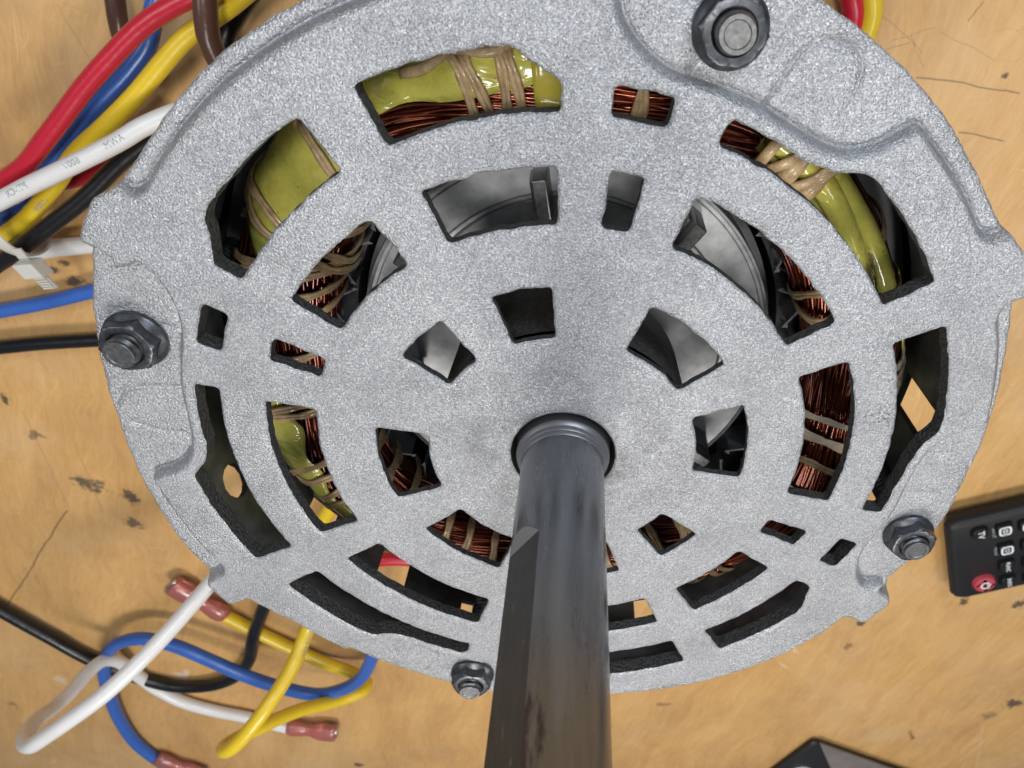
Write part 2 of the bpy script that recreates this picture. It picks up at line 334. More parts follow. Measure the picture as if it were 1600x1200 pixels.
ws = n.n('VectorMath', operation='ADD'); n.l(p, ws.inputs[0]); w2 = n.n('VectorMath', operation='SCALE'); n.l(n.noise(p, 6, 3).outputs['Color'], w2.inputs[0]); w2.inputs['Scale'].default_value = 0.03; n.l(w2.outputs[0], ws.inputs[1]); pw_small = ws.outputs[0]
for a in (((12, 950), (108, 795), 2.2), ((1440, 116), (1600, 142), 2.0), ((1505, 203), (1575, 216), 2.0), ((1385, 20), (1450, 75), 1.2, (.2, .12, .08), .6), ((1400, 60), (1470, 40), 1.0, (.2, .12, .08), .6), ((1430, 50), (1452, 100), 1.2, (.2, .12, .08), .6),
          ((1390, 75), (1430, 62), 1.2, (.18, .1, .06), .7), ((1520, 30), (1545, 0), 2, (.15, .1, .06), .7), ((40, 640), (110, 790), 3, (.36, .2, .085), .5), ((120, 690), (165, 800), 3, (.36, .2, .085), .5), ((96, 0), (150, 95), 2, (.3, .18, .08), .5),
          ((1480, 45), (1560, 90), 1.2, (.25, .15, .1), .5), ((1500, 1190), (1550, 1150), 2.5, (.62, .45, .28), .5), ((1530, 1200), (1540, 1130), 2.0, (.62, .45, .28), .5)):
    col = scratch(col, *a)
n.l(col, n.b.inputs['Base Color'])
n.l(n.ramp(g1.outputs[0], [(0.3, (0.34,) * 3), (0.7, (0.5,) * 3)]), n.b.inputs['Roughness'])
n.l(n.bump(g2.outputs[0], 0.12, 0.01, n.bump(spk.outputs[0], 0.1, 0.01)), n.b.inputs['Normal'])
mb = MB(); mb.add([(-14, -16, ZT), (14, -16, ZT), (14, 10, ZT), (-14, 10, ZT)], [(0, 1, 2, 3)])
tag(mb.build('bench_top', M_bench, smooth=False), kind='structure')

# ------------------------------------------------------------------ the motor
motor = empty('electric_motor', (0, 0, ZT), 'electric motor with pebbled silver slotted end bell and steel shaft, standing on the bench', 'electric motor')

# --- cast end bell: one sheet triangulated round its slots, with its stepped relief
def rounded(poly, r=0.011, k=3):
    p = np.array(poly, float); out = []; N = len(p)
    for i in range(N):
        a, b, c = p[i - 1], p[i], p[(i + 1) % N]
        u, v = a - b, c - b; lu, lv = np.linalg.norm(u), np.linalg.norm(v); u, v = u / lu, v / lv
        if u @ v < -0.93: out.append(b); continue
        t = min(r, lu * .45, lv * .45)
        for s in range(k + 1):
            q = s / k; out.append((b + u * t) * (1 - q) ** 2 + b * 2 * q * (1 - q) + (b + v * t) * q * q)
    return np.array(out)
def sector(r0, r1, a0, a1, outer=None, step=2.5):
    n1 = max(2, int((a1 - a0) / step) + 1)
    inn = [P(r0, a)[:2] for a in np.linspace(a0, a1, n1)]
    if outer is None: out = [P(r1, a)[:2] for a in np.linspace(a1, a0, n1)]
    else: out = [P(r, a)[:2] for r, a in outer]
    return rounded(inn + out)
def arc(r, a1, a0, step=2.5): return [(r, a) for a in np.linspace(a1, a0, max(2, int(abs(a1 - a0) / step) + 1))]
holes = []
for a0, a1 in ((53, 82.2), (8, 37.2), (323.6, 339.5), (291, 307.6), (233.2, 264), (188.2, 217.6), (143, 159.8), (110.2, 126.9)): holes.append(sector(0.330, 0.456, a0, a1, step=4))
for a0, a1 in ((139.9, 162), (170.8, 175.8), (185.3, 221.2), (230.2, 266), (274, 279.8), (288.5, 310.6), (320, 341.9), (350.5, 355.3), (4.8, 40.6), (49.6, 85.2), (94.2, 99.7), (108.1, 130.2)): holes.append(sector(0.594, 0.711, a0, a1))
for a0, a1 in ((93.4, 100.9), (169.8, 176.8), (349.4, 356.3), (273.4, 280.8)): holes.append(sector(0.811, 0.867, a0, a1))
holes.append(sector(0.812, 0.929, 107.4, 131.2, arc(.929, 131.2, 113.5) + [(.922, 112.2), (.904, 111.2), (.887, 109.6), (.874, 108), (.860, 107.4)]))
holes.append(sector(0.812, 0.929, 287.4, 311.4, arc(.926, 311.4, 293.5) + [(.922, 292.2), (.904, 291.2), (.887, 289.6), (.874, 288), (.860, 287.4)]))
holes.append(sector(0.812, 0.930, 138.8, 162.8, [(.853, 163), (.872, 162.9), (.903, 159.2), (.928, 157.6)] + arc(.931, 155.5, 138.8)))
holes.append(sector(0.812, 0.924, 319, 342.6, [(.833, 342.9), (.867, 342.7), (.884, 340.5), (.911, 338.1)] + arc(.920, 335.5, 319)))
holes.append(sector(0.814, 0.93, 48.6, 86.1, [(.855, 86.2)] + arc(.867, 85.5, 75.5) + [(.873, 73.5), (.884, 70.9), (.907, 69), (.926, 67.4)] + arc(.929, 65, 48.6)))
holes.append(sector(0.814, 0.93, 229.5, 266.6, [(.855, 266.8)] + arc(.867, 265.8, 255.5) + [(.873, 252.8), (.893, 250.3), (.922, 248.8)] + arc(.927, 246, 229.5)))
holes.append(sector(0.812, 0.93, 184.4, 222, arc(.931, 222, 204) + [(.929, 202.6), (.911, 201.3), (.889, 200.1), (.874, 197.9)] + arc(.868, 195.5, 184.4)))
holes.append(sector(0.811, 0.928, 4.3, 41.2, arc(.927, 41.2, 24) + [(.922, 21.9), (.895, 20), (.881, 17.6), (.871, 13.5)] + arc(.866, 11.5, 4.3)))
hub = [P(0.129, a)[:2] for a in np.arange(0, 360, 6)]
holes.append(np.array(hub))
out_tr = [(-3.9, 1.076), (5.1, 1.072), (14.3, 1.062), (23.3, 1.062), (30.5, 1.066), (38.0, 1.078), (40.3, 1.084), (41.3, 1.104), (44.4, 1.110), (47.6, 1.109), (49.2, 1.097), (52.1, 1.086), (57.3, 1.086), (64, 1.091), (75, 1.096), (82, 1.1), (95, 1.1), (110, 1.09), (122, 1.08), (130.8, 1.078), (137, 1.081), (141.9, 1.082), (146, 1.081), (150.1, 1.08), (154.3, 1.08), (158.5, 1.084), (161.2, 1.092), (162.8, 1.112), (165, 1.115), (168.6, 1.113), (169.9, 1.103), (173.1, 1.097), (177.3, 1.093), (181.7, 1.088), (188.2, 1.084), (194.2, 1.082), (200.6, 1.089), (208.1, 1.099), (216.2, 1.114), (220, 1.114), (222.2, 1.112), (224, 1.128), (227.9, 1.132), (229.9, 1.108), (237, 1.084), (242.9, 1.075), (249.7, 1.068), (254.6, 1.068), (261.8, 1.072), (268.9, 1.083), (273.6, 1.09), (285, 1.09), (295.6, 1.088), (300.7, 1.092), (307.5, 1.098), (313.2, 1.103), (318.9, 1.106), (326.2, 1.104), (333.7, 1.1), (340.2, 1.084), (341.6, 1.116), (346.5, 1.116), (348.2, 1.097), (349.6, 1.07)]
th = np.arange(0, 360, 1.0)
ta = np.array([q[0] for q in out_tr] + [out_tr[0][0] + 360]); tr = np.array([q[1] for q in out_tr] + [out_tr[0][1]])
rim = np.stack([np.interp(th, ta, tr) * np.cos(np.radians(th)), np.interp(th, ta, tr) * np.sin(np.radians(th))], 1)

def resample(poly, d, closed=True):
    p = np.asarray(poly, float); q = np.vstack([p, p[:1]]) if closed else p
    out = []
    for a, b in zip(q[:-1], q[1:]):
        k = max(1, int(round(np.linalg.norm(b - a) / d)))
        for i in range(k): out.append(a + (b - a) * i / k)
    if not closed: out.append(q[-1])
    return np.array(out)
def segdist(Q, poly, closed=True):
    p = np.asarray(poly, float); a = p; b = np.roll(p, -1, 0)
    if not closed: a, b = p[:-1], p[1:]
    best = np.full(len(Q), 1e9)
    for s in range(0, len(Q), 4000):
        q = Q[s:s + 4000, None, :]; d = b - a; L = (d ** 2).sum(1) + 1e-15
        t = np.clip(((q - a) * d).sum(-1) / L, 0, 1); r = q - (a + t[..., None] * d)
        best[s:s + 4000] = np.sqrt((r ** 2).sum(-1).min(1))
    return best
def inside(Q, poly):
    p = np.asarray(poly, float); c = np.zeros(len(Q), bool); x, y = Q[:, 0], Q[:, 1]; j = len(p) - 1
    for i in range(len(p)):
        if (p[i, 1] != p[j, 1]):
            k = ((p[i, 1] > y) != (p[j, 1] > y)) & (x < (p[j, 0] - p[i, 0]) * (y - p[i, 1]) / (p[j, 1] - p[i, 1]) + p[i, 0])
            c ^= k
        j = i
    return c
# low-lying areas: rim flange and nut pockets between the four high tabs
pock = [(1.003, 11.7), (.975, 11), (.948, 9.6), (.921, 7.1), (.906, 4.3), (.905, 0), (.907, -6), (.904, -11.2), (.911, -15.9), (.930, -19), (.976, -21.3), (1.013, -22), (1.045, -22.7)]
def region(t0, t1, items):
    poly = []
    r = 1.046
    a = t0
    poly.append((1.3, t0)); poly.append((1.10, t0)); poly.append((1.06, t0 + .3)); poly.append((r, t0 + 1.6))
    for seq in items:
        a_end = seq[0][1]; a_start = poly[-1][1]
        poly += [(r, q) for q in np.arange(a_start + 2, a_end - 1, 2.5)]
        poly += seq
    poly += [(r, q) for q in np.arange(poly[-1][1] + 2, t1 - 2.5, 2.5)]
    poly += [(r, t1 - 1.6), (1.06, t1 - .3), (1.10, t1), (1.3, t1)]
    poly += [(1.3, q) for q in np.arange(t1 - 4, t0 + 1, -4)]
    pts = np.array([P(r_, a_)[:2] for r_, a_ in poly]);
    core = spline(np.c_[pts, np.zeros(len(pts))], 3, True)[:, :2]
    return core
def pk(c, flip): 
    s = [(r, c - d) for r, d in pock] if flip else [(r, c + d) for r, d in pock]
    return sorted(s, key=lambda q: q[1])
lows = [region(50.3, 160.2, [pk(90, False)]), region(168.9, 222.6, [pk(180, True)]), region(229.2, 340.8, [pk(270, False)]), region(348.3, 401.0, [pk(360, True)])]
grooves = [([(.117, .903), (.134, .984), (.145, 1.016), (.168, 1.041), (.202, 1.05), (.239, 1.042), (.261, 1.016), (.267, .983), (.262, .945)], 1),
           ([(-.043, .953), (-.042, .911)], 1), ([(-1.053, -.211), (-1.037, -.168), (-1.016, -.152), (-.895, -.11)], .8), ([(-1.018, -.256), (-.952, -.263), (-.895, -.252)], .5),
           ([(-.907, .045), (-.905, -.109)], .8), ([(-.945, .05), (-.913, .047)], .8), ([(.91, .268), (.957, .283), (.997, .28), (1.027, .251), (1.045, .201), (1.045, .166)], .5),
           ([(.914, .129), (1.003, .156)], .4), ([(-.273, -.938), (-.255, -.973)], .6), ([(-.122, -.924), (-.15, -1.021)], .6)]
grooves = [(spline(np.c_[np.array(g), np.zeros(len(g))], 4)[:, :2], k) for g, k in grooves]
loops = [resample(rim, 0.008)] + [resample(h, 0.008) for h in holes]
def jit(L, amp):
    k = len(L); ph = rng.normal(size=k); ph = (ph + np.roll(ph, 1) + np.roll(ph, -1)) / 2
    t = np.roll(L, -1, 0) - np.roll(L, 1, 0); nn = np.stack([t[:, 1], -t[:, 0]], 1); nn /= np.linalg.norm(nn, axis=1, keepdims=True)
    return L + nn * (ph * amp)[:, None]
loops = [jit(L, 0.0011) if i < len(loops) - 1 else L for i, L in enumerate(loops)]
def offset(L, d):
    t = np.roll(L, -1, 0) - np.roll(L, 1, 0); nn = np.stack([t[:, 1], -t[:, 0]], 1); nn /= np.linalg.norm(nn, axis=1, keepdims=True)
    A = .5 * np.sum(L[:, 0] * np.roll(L[:, 1], -1) - np.roll(L[:, 0], -1) * L[:, 1])
    return L + nn * d * (1 if A > 0 else -1)
bnd = np.vstack(loops)
def solid(Q, tol=0.0):
    ok = inside(Q, loops[0])
    for L in loops[1:]: ok &= ~inside(Q, L)
    return ok
gx = np.arange(-1.13, 1.13, 0.014); X, Y = np.meshgrid(gx, gx); X = X + (np.arange(len(gx)) % 2)[:, None] * .007
cand = [np.c_[X.ravel(), Y.ravel()]]
rows = [np.vstack([offset(L, (-d if i == 0 else d)) for i, L in enumerate(loops)]) for d in (0.003, 0.0065)]
steprows = []
for L in lows:
    R_ = resample(L, 0.008)
    for d in (-0.010, -0.0065, -0.0035, 0, 0.004, 0.008, 0.012, 0.016, 0.020): steprows.append(offset(R_, d))
for g, k in grooves:
    R_ = resample(g, 0.006, False); t = np.gradient(R_, axis=0); nn = np.stack([t[:, 1], -t[:, 0]], 1); nn /= np.linalg.norm(nn, axis=1, keepdims=True)
    for d in (-.0055, -.0025, 0, .0025, .0055): steprows.append(R_ + nn * d)
steprows = np.vstack(steprows); steprows = steprows[(np.hypot(steprows[:, 0], steprows[:, 1]) < 1.14)]
def dedupe(Q, cell):
    key = np.round(Q / cell).astype(int); _, i = np.unique(key, axis=0, return_index=True); return Q[np.sort(i)]
edge = np.vstack(rows); edge = edge[solid(edge)]; edge = edge[segdist(edge, bnd, False) > 0.0015] if False else edge
sr = steprows[solid(steprows)]
def neard(Q, S, r):      # True where a point of S lies closer than r
    from mathutils.kdtree import KDTree
    kd = KDTree(len(S))
    for i, s in enumerate(S): kd.insert((s[0], s[1], 0), i)
    kd.balance(); return np.array([kd.find((q[0], q[1], 0))[2] < r for q in Q])
edge = edge[~neard(edge, bnd, 0.0022)]; edge = dedupe(edge, 0.0022)
fixed = np.vstack([bnd, edge])
sr = sr[~neard(sr, fixed, 0.0025)]; sr = dedupe(sr, 0.0024); fixed = np.vstack([fixed, sr])
g = cand[0]; g = g[solid(g)]; g = g[~neard(g, fixed, 0.007)]
pts = np.vstack([fixed, g])
edges = []; b0 = 0
for L in loops:
    k = len(L); edges += [(b0 + i, b0 + (i + 1) % k) for i in range(k)]; b0 += k
nb = b0
vo, eo, fo, *_ = geometry.delaunay_2d_cdt([Vector(q) for q in pts], edges, [], 0, 1e-6)
V2 = np.array([(q[0], q[1]) for q in vo]); tri = np.array([f for f in fo if len(f) == 3])
cen = V2[tri].mean(1); tri = tri[solid(cen)]
def height(Q):
    z = np.zeros(len(Q))
    for L in lows:
        near = np.ones(len(Q), bool); d = segdist(Q, L); sgn = np.where(inside(Q, L), 1, -1); s = d * sgn
        t = np.clip((s + 0.019) / 0.022, 0, 1); z -= 0.033 * t ** 2.1 + 0.005 * np.exp(-((s - 0.0035) / 0.003) ** 2)
    for g_, k in grooves: z -= 0.0075 * k * np.exp(-(segdist(Q, g_, False) / 0.0032) ** 2)
    r = np.hypot(Q[:, 0], Q[:, 1]); z += 0.012 * np.exp(-(r / 0.2) ** 2)
    return z
Z = height(V2)
dist = np.full(len(V2), 1e9)
for L in loops: dist = np.minimum(dist, segdist(V2, L))
Z -= 0.005 * np.clip(1 - dist / 0.0065, 0, 1) ** 2
top = np.c_[V2, Z]
mb = MB(); mb.add(top, tri[:, [0, 1, 2]])
TH = 0.05
thick = lambda Q: np.interp(np.hypot(Q[:, 0], Q[:, 1]), [.46, .58, .72, .80], [.018, .028, .030, .043])
THv = thick(V2); mb.add(np.c_[V2, Z - THv], tri[:, [0, 2, 1]])
b0 = 0; walls = []
for li, L in enumerate(loops):
    k = len(L); T_ = top[b0:b0 + k]; nl = 4
    depth = thick(T_) if li else 0.10
    ring = []
    for s in range(nl):
        q = T_.copy(); q[:, 2] -= depth * s / (nl - 1); ring.append(q)
    vv = np.vstack(ring); ff = []; w0 = len(mb.f)
    for s in range(nl - 1):
        for i in range(k):
            j = (i + 1) % k; ff.append((s * k + i, s * k + j, (s + 1) * k + j, (s + 1) * k + i))
    mb.add(vv, ff); b0 += k
    if li: walls.append((w0, len(mb.f)))
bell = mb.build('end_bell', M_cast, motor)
bell.data.materials.append(M_raw_shade)
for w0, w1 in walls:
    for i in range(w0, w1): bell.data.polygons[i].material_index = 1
import bmesh
bm = bmesh.new(); bm.from_mesh(bell.data); bmesh.ops.recalc_face_normals(bm, faces=bm.faces); bm.to_mesh(bell.data); bm.free()

# --- bearing housing below the hub, skirt with its side vents
mb = MB(); lathe(mb, [(0.129, -0.015), (0.129, -0.33), (0.30, -0.34), (0.318, -0.32), (0.325, -0.045)], 80)
o = mb.build('bearing_housing', M_raw_shade, bell, auto=35)
mb = MB()
vents = [(9.8, 16.5, -.42, -.185), (28.8, 35.5, -.29, -.16), (349.5, 356.4, -.41, -.235), (198.2, 199.6, -.33, -.29), (230.5, 237, -.45, -.34), (248, 254.2, -.43, -.26), (265.9, 269, -.325, -.27), (301, 308, -.37, -.255),
         (60, 68, -.42, -.30), (84, 96, -.42, -.30), (118, 128, -.42, -.30), (145, 153, -.42, -.30), (340, 346, -.44, -.36)]
rndv = [(215.1, -.236, 2.9, .05)]
as_ = sorted(set(float(round(x_, 3)) for x_ in list(np.arange(0, 360, 1.5)) + [v_[0] for v_ in vents] + [v_[1] for v_ in vents] + list(np.arange(212, 218.4, .2)))); zs_ = sorted(set(float(round(x_, 4)) for x_ in [-.05, -.5] + [v_[2] for v_ in vents] + [v_[3] for v_ in vents] + list(np.arange(-.29, -.18, .004))))
def skirt(r, flip):
    v = [P(r, a, z) for a in as_ for z in zs_]; nz_ = len(zs_); f = []
    for i in range(len(as_)):
        a = as_[i]; a2 = as_[(i + 1) % len(as_)]; am = (a + (a2 if a2 > a else a2 + 360)) / 2
        for k in range(nz_ - 1):
            zm = (zs_[k] + zs_[k + 1]) / 2
            if any(v_[0] < am < v_[1] and v_[2] < zm < v_[3] for v_ in vents): continue
            if any(((am - c) / ra) ** 2 + ((zm - cz) / rz_) ** 2 < 1 for c, cz, ra, rz_ in rndv): continue
            j = ((i + 1) % len(as_)); q = (i * nz_ + k, j * nz_ + k, j * nz_ + k + 1, i * nz_ + k + 1)
            f.append(q if flip else q[::-1])
    return v, f
mb.add(*skirt(1.03, False)); mb.add(*skirt(1.05, True))
sk = mb.build('skirt', M_shell, bell)

# --- stator core, lower shell and far end bell
mb = MB(); lathe(mb, [(0.66, -0.60), (1.045, -0.60), (1.045, -1.30), (0.66, -1.30)], 120, closed=True)
mb.build('stator_core', M_lam, motor, auto=30)
mb = MB(); lathe(mb, [(1.058, -0.505), (1.058, -1.36), (1.085, -1.37), (1.085, -1.42), (1.0, -1.70), (0.9, ZT + .004), (0.2, ZT + .004)], 120)
mb.build('lower_shell', M_lam, motor, auto=30)

# --- rotor with its fins
mb = MB(); lathe(mb, [(0.10, -0.53), (0.470, -0.53), (0.478, -0.522), (0.487, -0.522), (0.493, -0.504), (0.498, -0.50), (0.590, -0.50), (0.594, -0.507), (0.603, -0.507), (0.607, -0.502), (0.614, -0.504), (0.617, -0.515), (0.617, -0.62), (0.64, -0.63), (0.64, -1.2)], 160)
rotor = mb.build('rotor', M_ring, motor, auto=25)
mb = MB(); lathe(mb, [(0.10, -0.525), (0.468, -0.5265), (0.469, -0.54)], 120); mb.build('rotor_face', M_shell, rotor, auto=25)
fin_me = None
for k in range(8):
    a = 24.5 + 45 * k; c = P(0.512, a, -0.435)
    if fin_me is None:
        mb = MB(); box(mb, (0.512, 0, -0.435), (1, 0, 0), (0, 1, 0), (0, 0, 1), 0.062, 0.020, 0.066, 0.93); box(mb, (0.512, 0.016, -0.46), (1, 0, 0), (0, 1, 0), (0, 0, 1), 0.05, 0.014, 0.041, 0.9)
        fin = mb.build('fin', M_stud, rotor, smooth=False); fin_me = fin.data
        bv = fin.modifiers.new('bevel', 'BEVEL'); bv.width = 0.004; bv.segments = 2
    else:
        fin = link('fin', fin_me, None, rotor); bv = fin.modifiers.new('bevel', 'BEVEL'); bv.width = 0.004; bv.segments = 2
    fin.rotation_euler = (0, 0, math.radians(a))
# --- slot papers: folded grey cuffs standing round the bore
pap_me = None
for k in range(24):
    a = 15 * k + 4
    if pap_me is None:
        mb = MB(); vv = []; ff = []; nu = 13
        for i in range(nu):
            t = i / (nu - 1); ang = PI * (0.02 + 0.96 * t)
            x = 0.655 + 0.052 * math.sin(ang) - 0.014 * math.sin(3 * ang); y = 0.062 * math.cos(ang)
            for j, z in enumerate((-0.60, -0.50, -0.455, -0.45, -0.452)):
                fl_ = (0, 0, 0.006, 0.018, 0.026)[j]
                vv.append((x - fl_ * (1 if math.sin(ang) > .3 else .3), y * (1 + fl_ * 5), z + 0.008 * math.sin(5 * t + 1)))
        for i in range(nu - 1):
            for j in range(4): ff.append((i * 5 + j, (i + 1) * 5 + j, (i + 1) * 5 + j + 1, i * 5 + j + 1))
        mb.add(vv, ff); o = mb.build('slot_paper', M_paper, motor); pap_me = o.data
        base_inv = o.matrix_parent_inverse.copy()
    else: o = link('slot_paper', pap_me, None, motor)
    o.rotation_euler = (0, 0, math.radians(a + rng.uniform(-1.5, 1.5)))
    s_ = 1.0 + rng.uniform(-.02, .02); o.scale = (s_, s_, 1)

# --- copper end turns: bundles of single strands laid round a ring, dipping into the slots
R0, Z0, AR, AZ = 0.812, -0.43, 0.128, 0.135
def ringpt(th_, ph, k=1.0, dz=0.0, dr=0.0):
    """point on the winding ring at azimuth th_ and section angle ph (0 outward, 90 up, 180 inward)"""
    c, s = np.cos(np.radians(ph)), np.sin(np.radians(ph)); c, s = np.sign(c) * np.abs(c) ** .84, np.sign(s) * np.abs(s) ** .84
    r = R0 + dr + 0.075 * np.exp(-(((np.asarray(th_) + 25 + 180) % 360 - 180) / 36.0) ** 2) + AR * k * c + 0.008 * np.sin(np.radians(3 * np.asarray(th_)) + 1); z = Z0 + dz + AZ * k * s + 0.012 * np.sin(np.radians(4 * np.asarray(th_)))
    return np.stack([r * np.cos(np.radians(th_)), r * np.sin(np.radians(th_)), z + 0 * r], -1)
mb = MB()
N_ST = 104
for layer, (kk, cnt) in enumerate(((0.93, N_ST), (0.99, 64))):
    for i in range(cnt):
        ph0 = -35 + 260 * i / cnt + rng.uniform(-2.2, 2.2)
        t0 = rng.uniform(0, 360); span = 360 if layer == 0 else rng.uniform(110, 240)
        ths = np.linspace(t0, t0 + span, int(span / 2.2))
        a1, a2, p1, p2 = rng.uniform(2, 5), rng.uniform(1, 3), rng.uniform(0, 6), rng.uniform(0, 6)
        ph = ph0 + 22 * np.sin(np.radians(4 * ths) + 0.5) + a1 * np.sin(np.radians(5 * ths) + p1) + a2 * np.sin(np.radians(11 * ths) + p2)
        kr = kk + 0.025 * np.sin(np.radians(7 * ths) + p2) + (0 if layer == 0 else -0.22 * np.clip(np.abs(np.linspace(-1, 1, len(ths))) - .86, 0, 1) / .14)
        sweep(mb, ringpt(ths, ph, kr), 0.0056, 5, caps=False)
tag(mb.build('copper_winding', M_copper, motor), kind='stuff')
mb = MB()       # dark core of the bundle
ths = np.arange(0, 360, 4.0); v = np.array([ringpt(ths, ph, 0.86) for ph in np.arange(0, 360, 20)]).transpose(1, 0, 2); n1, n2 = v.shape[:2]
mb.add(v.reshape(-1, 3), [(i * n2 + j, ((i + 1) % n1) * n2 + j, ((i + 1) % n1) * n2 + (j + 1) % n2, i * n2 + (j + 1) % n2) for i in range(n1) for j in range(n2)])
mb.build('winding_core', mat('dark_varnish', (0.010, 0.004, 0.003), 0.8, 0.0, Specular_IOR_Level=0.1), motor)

# --- yellow insulation film and sleeves
def film(t0, t1, lo, hi, k=1.05, name='insulation_film', mt=None, wav=3.0, slant=0, par=None):
    nt = max(4, int((t1 - t0) / 1.2)); npn = 22; v = []; f = []
    p1, p2 = rng.uniform(0, 6, 2)
    for i in range(nt + 1):
        t = t0 + (t1 - t0) * i / nt
        l_ = lo(t) if callable(lo) else lo; h_ = hi(t) if callable(hi) else hi
        l_ += wav * math.sin(t * .35 + p1); h_ += wav * math.sin(t * .5 + p2)
        for j in range(npn + 1):
            ph = l_ + (h_ - l_) * j / npn
            edge_ = 0.0
            v.append(ringpt(t + slant * (ph - 60) / 90, ph, k + 0.022 * math.sin(ph * .11 + t * .16 + p1) + 0.012 * math.sin(t * .7 + ph * .03 + p2)))
    for i in range(nt):
        for j in range(npn): f.append((i * (npn + 1) + j, (i + 1) * (npn + 1) + j, (i + 1) * (npn + 1) + j + 1, i * (npn + 1) + j + 1))
    mb = MB(); mb.add(v, f); o = mb.build(name, mt or M_film, motor)
    s = o.modifiers.new('thickness', 'SOLIDIFY'); s.thickness = 0.004; s.offset = 0
    return o
film(139.5, 168.5, -45, 104, 1.15, slant=15)
film(111, 137, -40, lambda t: 97 - abs(t - 120) * .9, 1.06, wav=1.5)
film(184, 238, -45, lambda t: 98 - abs(t - 208) * .8, 1.06)
film(296, 352, -45, lambda t: 14 + 6 * math.sin(t * .2), 1.07)
film(-8, 38, -45, lambda t: 22 + 12 * math.sin(t * .3), 1.09)
film(103.5, 112.3, -20, 170, 1.13, 'insulation_sleeve', M_amber, 1.0)
for k, (ra, rb, z1, z2, rr) in enumerate(((0.852, 0.838, -0.27, -0.30, 0.036), (0.880, 0.895, -0.315, -0.33, 0.036), (0.828, 0.85, -0.31, -0.33, 0.034))):
    ths = np.linspace(74, 38, 26); u = np.linspace(0, 1, 26)
    path = np.array([P(ra + (rb - ra) * s + .004 * math.sin(6 * s + k), a, z1 + (z2 - z1) * s + .006 * math.sin(5 * s + 2 * k)) for a, s in zip(ths, u)])
    mb = MB(); sweep(mb, path, rr * (1 + .05 * np.sin(u * 9 + k)), 14, flat=(1.1, .9)); mb.build('insulation_sleeve', M_film, motor)
# --- lacing cord turns
def cord(th0, slant=3.0, k=1.10, wd=0.0110, mt=None, lo=-60, hi=215, bow=0):
    ph = np.linspace(lo, hi, 44); u = (ph - 70) / 140
    t = th0 - slant * u + bow * np.sin(ph * .05) + 0.35 * np.sin(ph * .09 + th0)
    kk = k + 0.02 * np.sin(ph * .07 + th0)
    path = ringpt(t, ph, kk); ctr = ringpt(t, ph, 0.01)
    mb = MB(); w_ = wd * (1 + .14 * np.sin(np.arange(44) * 1.3 + th0))
    for s in (-.5, .5):        # two plies lying side by side
        T, N, B = frames(path); off = np.cross(T, (path - ctr) / np.linalg.norm(path - ctr, axis=1, keepdims=True))
        sweep(mb, path + off * w_[:, None] * s * .95 , w_ * .62, 8, normals=path - ctr, flat=(.6, 1))
    return mb.build('lacing_cord', mt or M_cord, motor)
for a, s in ((123.2, 3), (121.2, 3), (117.0, 1), (115.2, 1), (95.8, 4), (94.6, -4),
             (164.5, 9), (172, 9), (174, 9), (179, 9), (184, 8), (192, 4), (203, 1), (205, 1), (219, 4), (222, -4), (227, 3), (230, -3), (235, 4), (243, 4), (255, 2), (260.5, 1), (268, 1), (276, 4), (285, -3), (300, 4),
             (315, 6), (316, -6), (320.5, 3), (323, 3), (336, 10), (344, 3), (36, 2), (45, 8), (88, 3), (-2.5, 2), (-10, 5)):
    cord(a, s)
for a, s in ((148.5, -7), (162.5, -6), (165.2, -6)): cord(a, s, 1.21)
for a, s in ((21.5, 4), (19.3, 4), (17.1, 4), (14.9, 4)): cord(a, s, 1.14, 0.0125, M_pale, hi=78)
for a, s in ((9.5, 2), (4.5, 3), (3.2, -1)): cord(a, s, 1.10, 0.0095, M_pale)
for i in range(7): # band of cord wrapped round the sleeves
    q_ = np.linspace(0, 2 * PI, 40, endpoint=False); a_ = 72.3 - i * 1.55; tl_ = (-1) ** i * 1.6
    path = np.array([P(0.853 + .078 * math.cos(x), a_ + tl_ * math.sin(x * 1.0 + i), -0.298 + .07 * math.sin(x)) for x in q_])
    mb = MB(); sweep(mb, path, 0.0135, 8, closed=True, normals=path - P(0.853, a_, -0.298), flat=(.55, 1.05)); mb.build('lacing_cord', M_cord, motor)
ths = np.linspace(109, 131, 30)
for dz_, ph_ in ((0, 62), (0, 40)):
    mb = MB(); sweep(mb, ringpt(ths, ph_ + 4 * np.sin(ths * .6), 1.12), 0.011, 8, flat=(.7, 1.2)); mb.build('lacing_cord', M_cord, motor)

# --- shaft with its milled flat, collar
def shaft_mesh():
    zs = [-0.55, -0.02, 0.0] + list(np.linspace(0.02, 0.30, 8)) + list(np.linspace(0.312, 0.366, 34)) + list(np.linspace(0.38, 1.0, 20)); az = np.arange(0, 360, 1.0); v = []; f = []; fm = []
    RS = 0.0998; D = 0.0855; an = 160.0
    for z in zs:
        dcut = RS if z < 0.312 else max(D, RS - (z - 0.312) * 0.42)
        for a in az:
            da = math.radians((a - an + 180) % 360 - 180); r = RS
            if abs(da) < 1.4 and RS * math.cos(da) > dcut: r = dcut / math.cos(da)
            v.append((r * math.cos(math.radians(a)), r * math.sin(math.radians(a)), z))
    na = len(az)
    for i in range(len(zs) - 1):
        for j in range(na): f.append((i * na + j, i * na + (j + 1) % na, (i + 1) * na + (j + 1) % na, (i + 1) * na + j))
    f.append(tuple((len(zs) - 1) * na + j for j in range(na)))
    return v, f
mb = MB(); mb.add(*shaft_mesh()); shaft = mb.build('shaft', M_shaft, motor, auto=14)
shaft.data.materials.append(M_facet); shaft.data.materials.append(M_flat)
